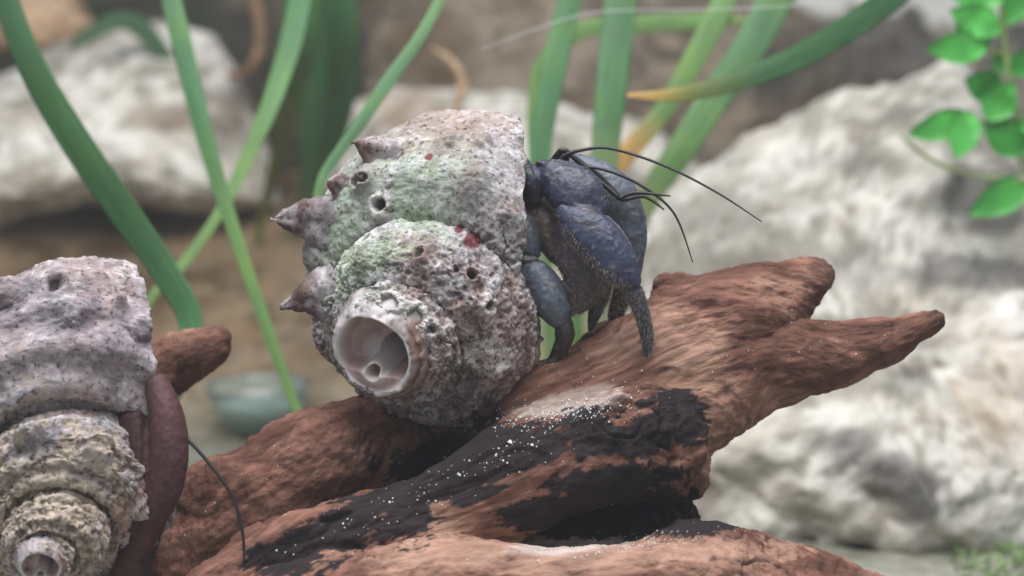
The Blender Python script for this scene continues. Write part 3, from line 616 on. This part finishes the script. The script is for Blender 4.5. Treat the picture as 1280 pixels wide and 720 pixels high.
wire('antenna', [(215, 535, -2.2), (233, 548, -2.3), (262, 580, -2.4), (290, 620, -2.5), (303, 665, -2.6), (305, 702, wood_d(305, 702, -2.6))], [2.6, 2.4, 2.2, 2.1, 2.0, 1.6], M_ant, c2)
tag(c2, 'dark maroon claw of a hermit crab withdrawn into the knobbed shell, one feeler out', 'hermit crab', 'hermit crabs in turban shells')

# ------------------------------------------------------------------ white sand grains on the driftwood
GV = []; GF = []; rs_ = np.random.default_rng(9)
def grain(p, r):
    o = len(GV); dirs = np.array([(1, 0, 0), (-1, 0, 0), (0, 1, 0), (0, -1, 0), (0, 0, 1), (0, 0, -1)], float)*rs_.uniform(.6, 1.1, (6, 1)); 
    q_ = np.linalg.qr(rs_.normal(size=(3, 3)))[0]
    for dv_ in dirs@q_: GV.append(p+dv_*r)
    for a in (0, 1):
        for b_ in (2, 3):
            for c_ in (4, 5): GF.append((o+a, o+b_, o+c_))
def scatter(n, cx, cy, sx, sy, rot, r0, r1):
    for _ in range(n):
        a, b_ = rs_.normal(size=2); x = cx+a*sx*math.cos(rot)-b_*sy*math.sin(rot); y = cy+a*sx*math.sin(rot)+b_*sy*math.cos(rot)
        h = cast(x, y)
        if h[0] is None or h[1].z < .25: continue
        if abs(to_px(np.array(h[0])[None])[2][0]) > 5: continue
        r = rs_.uniform(r0, r1)**1.0/PPC*(.6+.8*rs_.random()**3)
        grain(np.array(h[0])+np.array(h[1])*r*.35, r)
scatter(420, 705, 514, 45, 8, -.15, .7, 1.8); scatter(70, 560, 600, 60, 12, -.4, .7, 2.0); scatter(45, 660, 560, 40, 14, -.3, .8, 2.2)
scatter(260, 760, 682, 60, 7, -.1, .7, 1.8); scatter(60, 480, 650, 80, 22, -.35, .7, 1.8); scatter(60, 900, 430, 70, 40, 0, .6, 1.3); scatter(30, 1050, 430, 60, 16, -.2, .6, 1.2); scatter(40, 280, 640, 60, 30, -.4, .6, 1.4); scatter(80, 720, 470, 60, 24, -.2, .6, 1.4)
grain(np.array(cast(638, 552)[0]), 4.5/PPC)
o = mesh_obj('sand_grains', np.array(GV), GF, M_grain, smooth=False); tag(o, 'white sand grains scattered over the driftwood', 'sand', kind='stuff')

# ------------------------------------------------------------------ strap-leaved plants
def blade(parent, pts, colours, seed, twist=0.0, keel=.13):
    "pts: (px,py,depth,full width px)"
    n, m_ = 14*len(pts), 14
    a = spline(pts, n); ctr = np.array([P(x, y, d) for x, y, d, w_ in a]); wd = np.maximum(a[:, 3], .6)/2/PPC*(DIST+a[:, 2])/DIST
    t = np.gradient(ctr, axis=0); t /= np.linalg.norm(t, axis=1)[:, None]; f = np.linspace(0, 1, n)
    n1 = np.cross(t, FW); n1 /= np.linalg.norm(n1, axis=1)[:, None]; n2 = np.cross(n1, t)
    tw = twist*np.sin(f*3+seed); n1, n2 = n1*np.cos(tw)[:, None]+n2*np.sin(tw)[:, None], n2*np.cos(tw)[:, None]-n1*np.sin(tw)[:, None]
    ph = np.linspace(0, 2*math.pi, m_, endpoint=False); cx = np.cos(ph); th_ = .03*np.sin(ph)*np.sqrt(1-.8*cx**2)
    prof = keel*np.abs(cx)+0*cx
    V = ctr[:, None]+wd[:, None, None]*(cx[None, :, None]*n1[:, None]+(prof+th_)[None, :, None]*n2[:, None])
    ii = np.arange(n*m_).reshape(n, m_); jj = np.roll(ii, -1, 1)
    F = np.stack([ii[:-1], jj[:-1], jj[1:], ii[1:]], -1).reshape(-1, 4).tolist(); F += [list(range(m_))[::-1], list(range((n-1)*m_, n*m_))]
    st = np.linspace(0, 1, len(colours)); cl = np.stack([np.interp(f, st, [c_[k] for c_ in colours]) for k in range(3)], 1)
    cl = np.repeat(cl[:, None], m_, 1)*(1-.22*np.exp(-(cx/.22)**2))[None, :, None]
    vn = fbm(V, .8, 3, seed); cl = mix(cl, cl*np.array([1.25, 1.12, .8]), ss(0, .5, vn)*.6)
    uv = np.stack([np.repeat((f*n/14)[:, None], m_, 1), np.repeat(cx[None], n, 0)], -1).reshape(-1, 2)
    L_ = np.linalg.norm(np.diff(ctr, axis=0), axis=1).sum(); uv[:, 0] = np.repeat(f*L_*.12, m_); uv[:, 1] *= .12
    return mesh_obj('leaf', V.reshape(-1, 3), F, M_leaf, parent, cl.reshape(-1, 3), uv=uv)
G1 = srgb(62, 104, 62); G2 = srgb(82, 130, 84); G3 = srgb(116, 154, 88); G4 = srgb(100, 142, 98); YEL = srgb(222, 178, 112); OLV = srgb(110, 118, 62)
def plant(root, label, blades, group='strap leaved plants'):
    e = empty('strap_leaf_plant', root)
    for k, (pts, cols, tw) in enumerate(blades): blade(e, pts, cols, 1000+k*7+int(abs(root[0])*10), tw)
    tag(e, label, 'plant', group); return e
plant(P(190, 700, 9), 'strap leaved plant with one broad dark blade leaning past the white boulder', [
    ([(150, 760, 9, 26), (190, 560, 9.5, 30), (215, 480, 9.5, 32), (238, 408, 10, 33), (205, 340, 10.5, 38), (150, 260, 11, 42), (90, 172, 11.5, 42), (40, 85, 12, 38), (8, 0, 12.5, 32), (-10, -90, 13, 24), (-22, -170, 13, 4)], [G1*.9, G2, G1, G1*.9, G1], .25)])
plant(P(400, 720, 14), 'slender strap leaved plant whose crossing blades rise beside the glass dish', [
    ([(420, 760, 14, 10), (396, 580, 14, 12), (366, 500, 14.5, 12), (330, 400, 15, 15), (296, 300, 15.5, 17), (270, 220, 16, 21), (245, 130, 16.5, 25), (228, 60, 17, 27), (212, -10, 17.5, 25), (196, -110, 18, 14), (190, -150, 18, 2)], [G3, G3, G3, G2, G4, G2], .2),
    ([(140, 600, 17, 10), (176, 400, 17, 12), (232, 326, 18, 13), (276, 262, 19, 15), (312, 190, 20, 20), (345, 110, 21, 26), (368, 30, 22, 30), (384, -60, 23, 24), (396, -160, 24, 4)], [OLV, G3, G3, G2, G1], .2)])
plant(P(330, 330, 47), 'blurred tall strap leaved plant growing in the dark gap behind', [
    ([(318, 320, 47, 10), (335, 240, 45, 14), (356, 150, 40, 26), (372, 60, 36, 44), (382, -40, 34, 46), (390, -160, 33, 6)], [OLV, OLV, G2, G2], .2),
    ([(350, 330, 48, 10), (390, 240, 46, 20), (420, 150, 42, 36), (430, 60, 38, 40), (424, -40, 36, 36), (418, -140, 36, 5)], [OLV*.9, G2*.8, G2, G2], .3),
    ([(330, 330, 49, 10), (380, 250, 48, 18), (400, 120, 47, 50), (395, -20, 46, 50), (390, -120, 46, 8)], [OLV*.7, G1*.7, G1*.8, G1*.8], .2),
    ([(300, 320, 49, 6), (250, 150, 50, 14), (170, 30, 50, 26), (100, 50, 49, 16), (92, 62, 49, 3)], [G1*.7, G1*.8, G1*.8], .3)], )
plant(P(520, 620, 9), 'strap leaved plant with one pale narrow blade slanting up behind the shell spines', [
    ([(560, 720, 8, 8), (500, 520, 9, 8), (440, 360, 10, 9), (400, 270, 11, 10), (402, 226, 11.3, 12), (424, 190, 11.6, 14), (454, 148, 12, 16), (490, 95, 12.5, 17), (525, 45, 13, 15), (552, -5, 13.5, 12), (590, -90, 14, 2)], [G3, G3, G4, G4, G3], .2)])
plant(P(740, 650, 16), 'strap leaved plant fanning upright and slanted blades behind the blue crab', [
    ([(700, 760, 17, 20), (682, 560, 17, 24), (668, 380, 17.5, 26), (674, 200, 18, 27), (690, 100, 18.5, 30), (712, 0, 19, 30), (730, -90, 19, 20), (742, -150, 19, 3)], [srgb(140, 148, 116), srgb(140, 148, 116), srgb(140, 148, 116), G2, G2, G4, G4, G4], .15),
    ([(730, 760, 18, 26), (738, 560, 18, 32), (748, 380, 18, 36), (756, 200, 18.5, 36), (766, 100, 19, 40), (776, 0, 19.5, 42), (786, -110, 20, 26), (792, -170, 20, 4)], [srgb(140, 148, 116), srgb(140, 148, 116), srgb(140, 148, 116), G2, G4*.9, G2, G2], .12),
    ([(740, 760, 19, 20), (750, 560, 19.5, 24), (770, 380, 20, 28), (800, 268, 20.5, 30), (850, 190, 21, 36), (902, 110, 22, 40), (940, 55, 22.5, 42), (975, -10, 23, 44), (1010, -90, 23.5, 30), (1040, -170, 24, 4)], [srgb(140, 148, 116), srgb(140, 148, 116), srgb(140, 148, 116), G3*.95, G4, G4, G3, G3], .12),
    ([(712, 760, 21, 14), (716, 500, 21, 16), (728, 300, 21.5, 18), (752, 228, 22, 30), (790, 185, 22.5, 26), (828, 140, 23, 24), (870, 70, 24, 28), (905, 0, 25, 30), (930, -80, 26, 20), (950, -150, 26, 3)], [G3, G3, G3, YEL, YEL, G3, G3, G3, G1, G1], .1),
    ([(735, 760, 25, 14), (690, 400, 25, 20), (670, 120, 25, 20), (720, 42, 25, 20), (800, 30, 25, 22), (880, 26, 25, 20), (936, 24, 25, 4)], [G3, G3, G3, G3], .1)])
plant(P(1330, 400, 42), 'strap leaved plant with one long dark blade arching down to a yellow tip', [
    ([(1360, 600, 46, 20), (1400, 300, 44, 26), (1380, 0, 38, 30), (1300, -100, 30, 34), (1200, -70, 22, 34), (1110, 0, 17, 34), (1060, 35, 15, 34), (1000, 70, 13.5, 32), (940, 94, 13, 28), (880, 112, 13, 22), (830, 119, 13, 15), (784, 119, 13, 5)], [G1, G1, G1, G1*.9, G1*.9, G1, OLV*1.2, YEL], .15)])

# ------------------------------------------------------------------ small leafy plant at the right
e = empty('leafy_plant', P(1330, 640, 23.0))
BR1 = srgb(92, 186, 84); BR2 = srgb(66, 150, 62); ST = srgb(120, 140, 80)
def small_leaf(x, y, d, ln, wd, ang, tip, cl, seed):
    n, m_ = 18, 9; f = np.linspace(0, 1, n); g_ = np.linspace(-1, 1, m_); c_, s_ = math.cos(ang), math.sin(ang)
    ln *= 1.2; wd *= 1.25
    hw = wd/2*np.sin(np.pi*np.clip(f, .02, .985)**.8)**.8
    Vs = []
    for sgn in (1, -1):
        Fg, Gg = np.meshgrid(f, g_, indexing='ij'); lx = (Fg-.0)*ln; ly = Gg*hw[:, None]
        zz = d + tip*Fg**1.5 + .12*(1-Gg**2)*wd/PPC*.8 + .05*np.sin(Fg*9+seed) + sgn*.018
        X = x+lx*c_-ly*s_; Y = y-(lx*s_+ly*c_)+.12*ln*Fg**2
        Vs.append(np.array([[P(X[i, j], Y[i, j], zz[i, j]) for j in range(m_)] for i in range(n)]).reshape(-1, 3))
    ii = np.arange(n*m_).reshape(n, m_); F1 = np.stack([ii[:-1, :-1], ii[:-1, 1:], ii[1:, 1:], ii[1:, :-1]], -1).reshape(-1, 4); F = F1.tolist()+(F1[:, ::-1]+n*m_).tolist()
    rim = list(ii[0])+list(ii[1:, -1])+list(ii[-1, ::-1][1:])+list(ii[::-1, 0][1:-1])
    for k in range(len(rim)): a, b_ = int(rim[k]), int(rim[(k+1) % len(rim)]); F.append([a, b_, b_+n*m_, a+n*m_])
    V = np.concatenate(Vs); cv = mix(np.broadcast_to(cl, V.shape), cl*1.3, ss(0, .5, fbm(V, 1.5, 2, seed)))
    mesh_obj('leaf', V, F, M_leaf2, e, cv)
for k, (pts, rr_) in enumerate([([(1330, 640, 23.0), (1322, 420, 23.0), (1300, 260, 22.8), (1272, 150, 22.6), (1256, 60, 22.6), (1250, -40, 22.6)], [5, 5, 4.5, 4, 3.5, 2]), ([(1300, 260, 22.8), (1270, 190, 22.5), (1225, 150, 22.3)], [4, 3, 2]), ([(1300, 225, 22.5), (1230, 222, 22.5), (1175, 205, 22.4), (1140, 182, 22.4), (1122, 162, 22.4)], [4, 3.4, 3, 2.4, 1.2]), ([(1256, 70, 22.6), (1230, 60, 22.5), (1210, 58, 22.4)], [3, 2.4, 2])]):
    wire('stem', pts, rr_, M_root, e, colour=ST if k != 2 else srgb(160, 170, 120))
LV = [(1218, 150, 22.2, 70, 32, math.radians(186), -.2, BR1), (1214, 140, 22.0, 46, 34, math.radians(250), -.8, BR1), (1235, 150, 22.1, 52, 36, math.radians(60), -.3, BR1), (1252, 118, 22.4, 44, 34, math.radians(150), -.6, BR2), (1250, 92, 22.6, 30, 22, math.radians(80), .2, BR2),
      (1232, 62, 22.2, 62, 34, math.radians(172), -.3, BR1), (1236, 56, 22.3, 50, 30, math.radians(135), .1, BR1), (1250, 40, 22.2, 60, 34, math.radians(150), -.2, BR1), (1256, 30, 22.6, 60, 30, math.radians(60), .3, BR2), (1254, 0, 22.2, 60, 34, math.radians(165), 0, BR1), (1262, 90, 22.6, 50, 30, math.radians(30), .2, BR2), (1285, 190, 22.3, 60, 40, math.radians(140), -.2, BR2), (1290, 230, 22.4, 70, 36, math.radians(200), .1, BR1*.8), (1276, 160, 22.0, 60, 34, math.radians(20), -.2, BR1), (1296, 250, 22.4, 60, 36, math.radians(40), 0, BR2)]
for k, a in enumerate(LV): small_leaf(*a, 40+k)
tag(e, 'bright green small leaved plant hanging over the large pale boulder', 'plant')

# ------------------------------------------------------------------ roots, scratch threads, dish, moss
for lab, pts, rr_, cl in [
    ('brown dry root dangling above the white chalky boulder', [(300, 420, 53), (262, 330, 55), (268, 120, 54), (312, 88, 50), (326, 45, 50), (318, -10, 50), (310, -80, 50)], [3, 4, 5, 6, 7, 8, 6], srgb(132, 104, 80)),
    ('pale tan curled root behind the narrow slanting blade', [(600, 420, 40), (590, 250, 40), (572, 140, 39), (578, 105, 39), (566, 78, 39), (540, 60, 40)], [5, 5, 6, 6, 5, 2], srgb(176, 148, 118))]:
    o = wire('dry_root', pts, rr_, M_root, None, colour=cl); tag(o, lab, 'root')
for lab, pts in [('fine pale thread standing in for a glass scratch above the upright strap leaves', [(600, 62, 16), (700, 26, 16), (760, 14, 16), (880, 12, 16), (980, 8, 16), (1060, -2, 16), (1120, -20, 16)]),
                 ('fine pale thread standing in for a glass scratch before the large boulder', [(1070, 470, 15), (1100, 520, 15), (1135, 575, 15), (1168, 635, 15.5)])]:
    o = wire('scratch_thread', pts, [.4, .6, .6, .6, .6, .5, .4][:len(pts)], M_scratch); tag(o, lab, 'thread')  # thin threads added in place of scratches on the tank glass
# dish
dc = P(322, 478, 34); dz0 = float(ground_z(np.array([dc[0]]), np.array([dc[1]]))[0]); 
dpos = np.array([dc[0], dc[1], dz0])
e = empty('glass_dish', dpos)
def lathe(name, prof, m_, mat_, na=72):
    ph = np.linspace(0, 2*math.pi, na, endpoint=False); pr = np.array(prof)
    V = np.stack([pr[:, :1]*np.cos(ph), pr[:, :1]*np.sin(ph), np.repeat(pr[:, 1:], na, 1)], -1).reshape(-1, 3)+dpos
    n = len(pr); ii = np.arange(n*na).reshape(n, na); jj = np.roll(ii, -1, 1); F = np.stack([ii[:-1], jj[:-1], jj[1:], ii[1:]], -1).reshape(-1, 4)
    return mesh_obj(name, V, F, mat_, e)
lathe('bowl', [(.02, .02), (.9, .02), (1.3, .2), (1.8, .75), (2.1, 1.4), (2.2, 1.9), (2.15, 1.96), (2.07, 1.88), (1.95, 1.4), (1.65, .8), (1.15, .34), (.8, .16), (.02, .16)], 0, M_glass)
lathe('water', [(.02, 1.3), (1.2, 1.3), (1.86, 1.3), (1.88, 1.27), (1.7, .95), (1.2, .45), (.02, .25)], 0, M_water)
tag(e, 'shallow clear glass dish on the soil behind the broken stick', 'dish')
# moss at the lower right
rs_ = np.random.default_rng(12); MV = []; MF = []
for _ in range(5200):
    x = rs_.uniform(14.5, 26); y = rs_.uniform(9, 17.5)
    if rs_.random() > .25+.75*ss(14, 18, np.array(x)): continue
    z = float(ground_z(np.array([x]), np.array([y]))[0]); o = len(MV); p = np.array([x, y, z-.02+rs_.uniform(0, .25)]); d = rs_.normal(size=3); d[2] = abs(d[2])+.5; d /= np.linalg.norm(d)
    sd = np.cross(d, rs_.normal(size=3)); sd /= np.linalg.norm(sd); L_ = rs_.uniform(.14, .32)
    MV += [p, p+d*L_*.5+sd*L_*.3, p+d*L_, p+d*L_*.5-sd*L_*.3]; MF.append((o, o+1, o+2, o+3))
mc = np.repeat(mix(np.broadcast_to(srgb(150, 176, 116), (len(MF), 3)), srgb(104, 140, 80), rs_.random(len(MF))), 4, 0)
o = mesh_obj('moss', np.array(MV), MF, M_moss, colour=mc); tag(o, 'pale green moss on the ground below the large boulder', 'moss', kind='stuff')

# ------------------------------------------------------------------ haze added to stand in for the tank glass's milky veil
hv = [(x, y, z) for x in (-90, 90) for y in (-75, 94) for z in (-3, 62)]
hm = bpy.data.materials.new('veil_haze'); hm.use_nodes = True; hn = hm.node_tree; hn.nodes.remove(hn.nodes['Principled BSDF'])
pv = hn.nodes.new('ShaderNodeVolumePrincipled'); pv.inputs['Color'].default_value = (.92, .94, .96, 1); pv.inputs['Density'].default_value = .055
hn.links.new(pv.outputs[0], hn.nodes['Material Output'].inputs['Volume'])
o = mesh_obj('haze', np.array(hv, float), [(0, 1, 3, 2), (4, 6, 7, 5), (0, 4, 5, 1), (2, 3, 7, 6), (0, 2, 6, 4), (1, 5, 7, 3)], hm, smooth=False); o['kind'] = 'stuff'; o['label'] = 'faint added haze standing in for the milky tank glass'; o['category'] = 'haze'
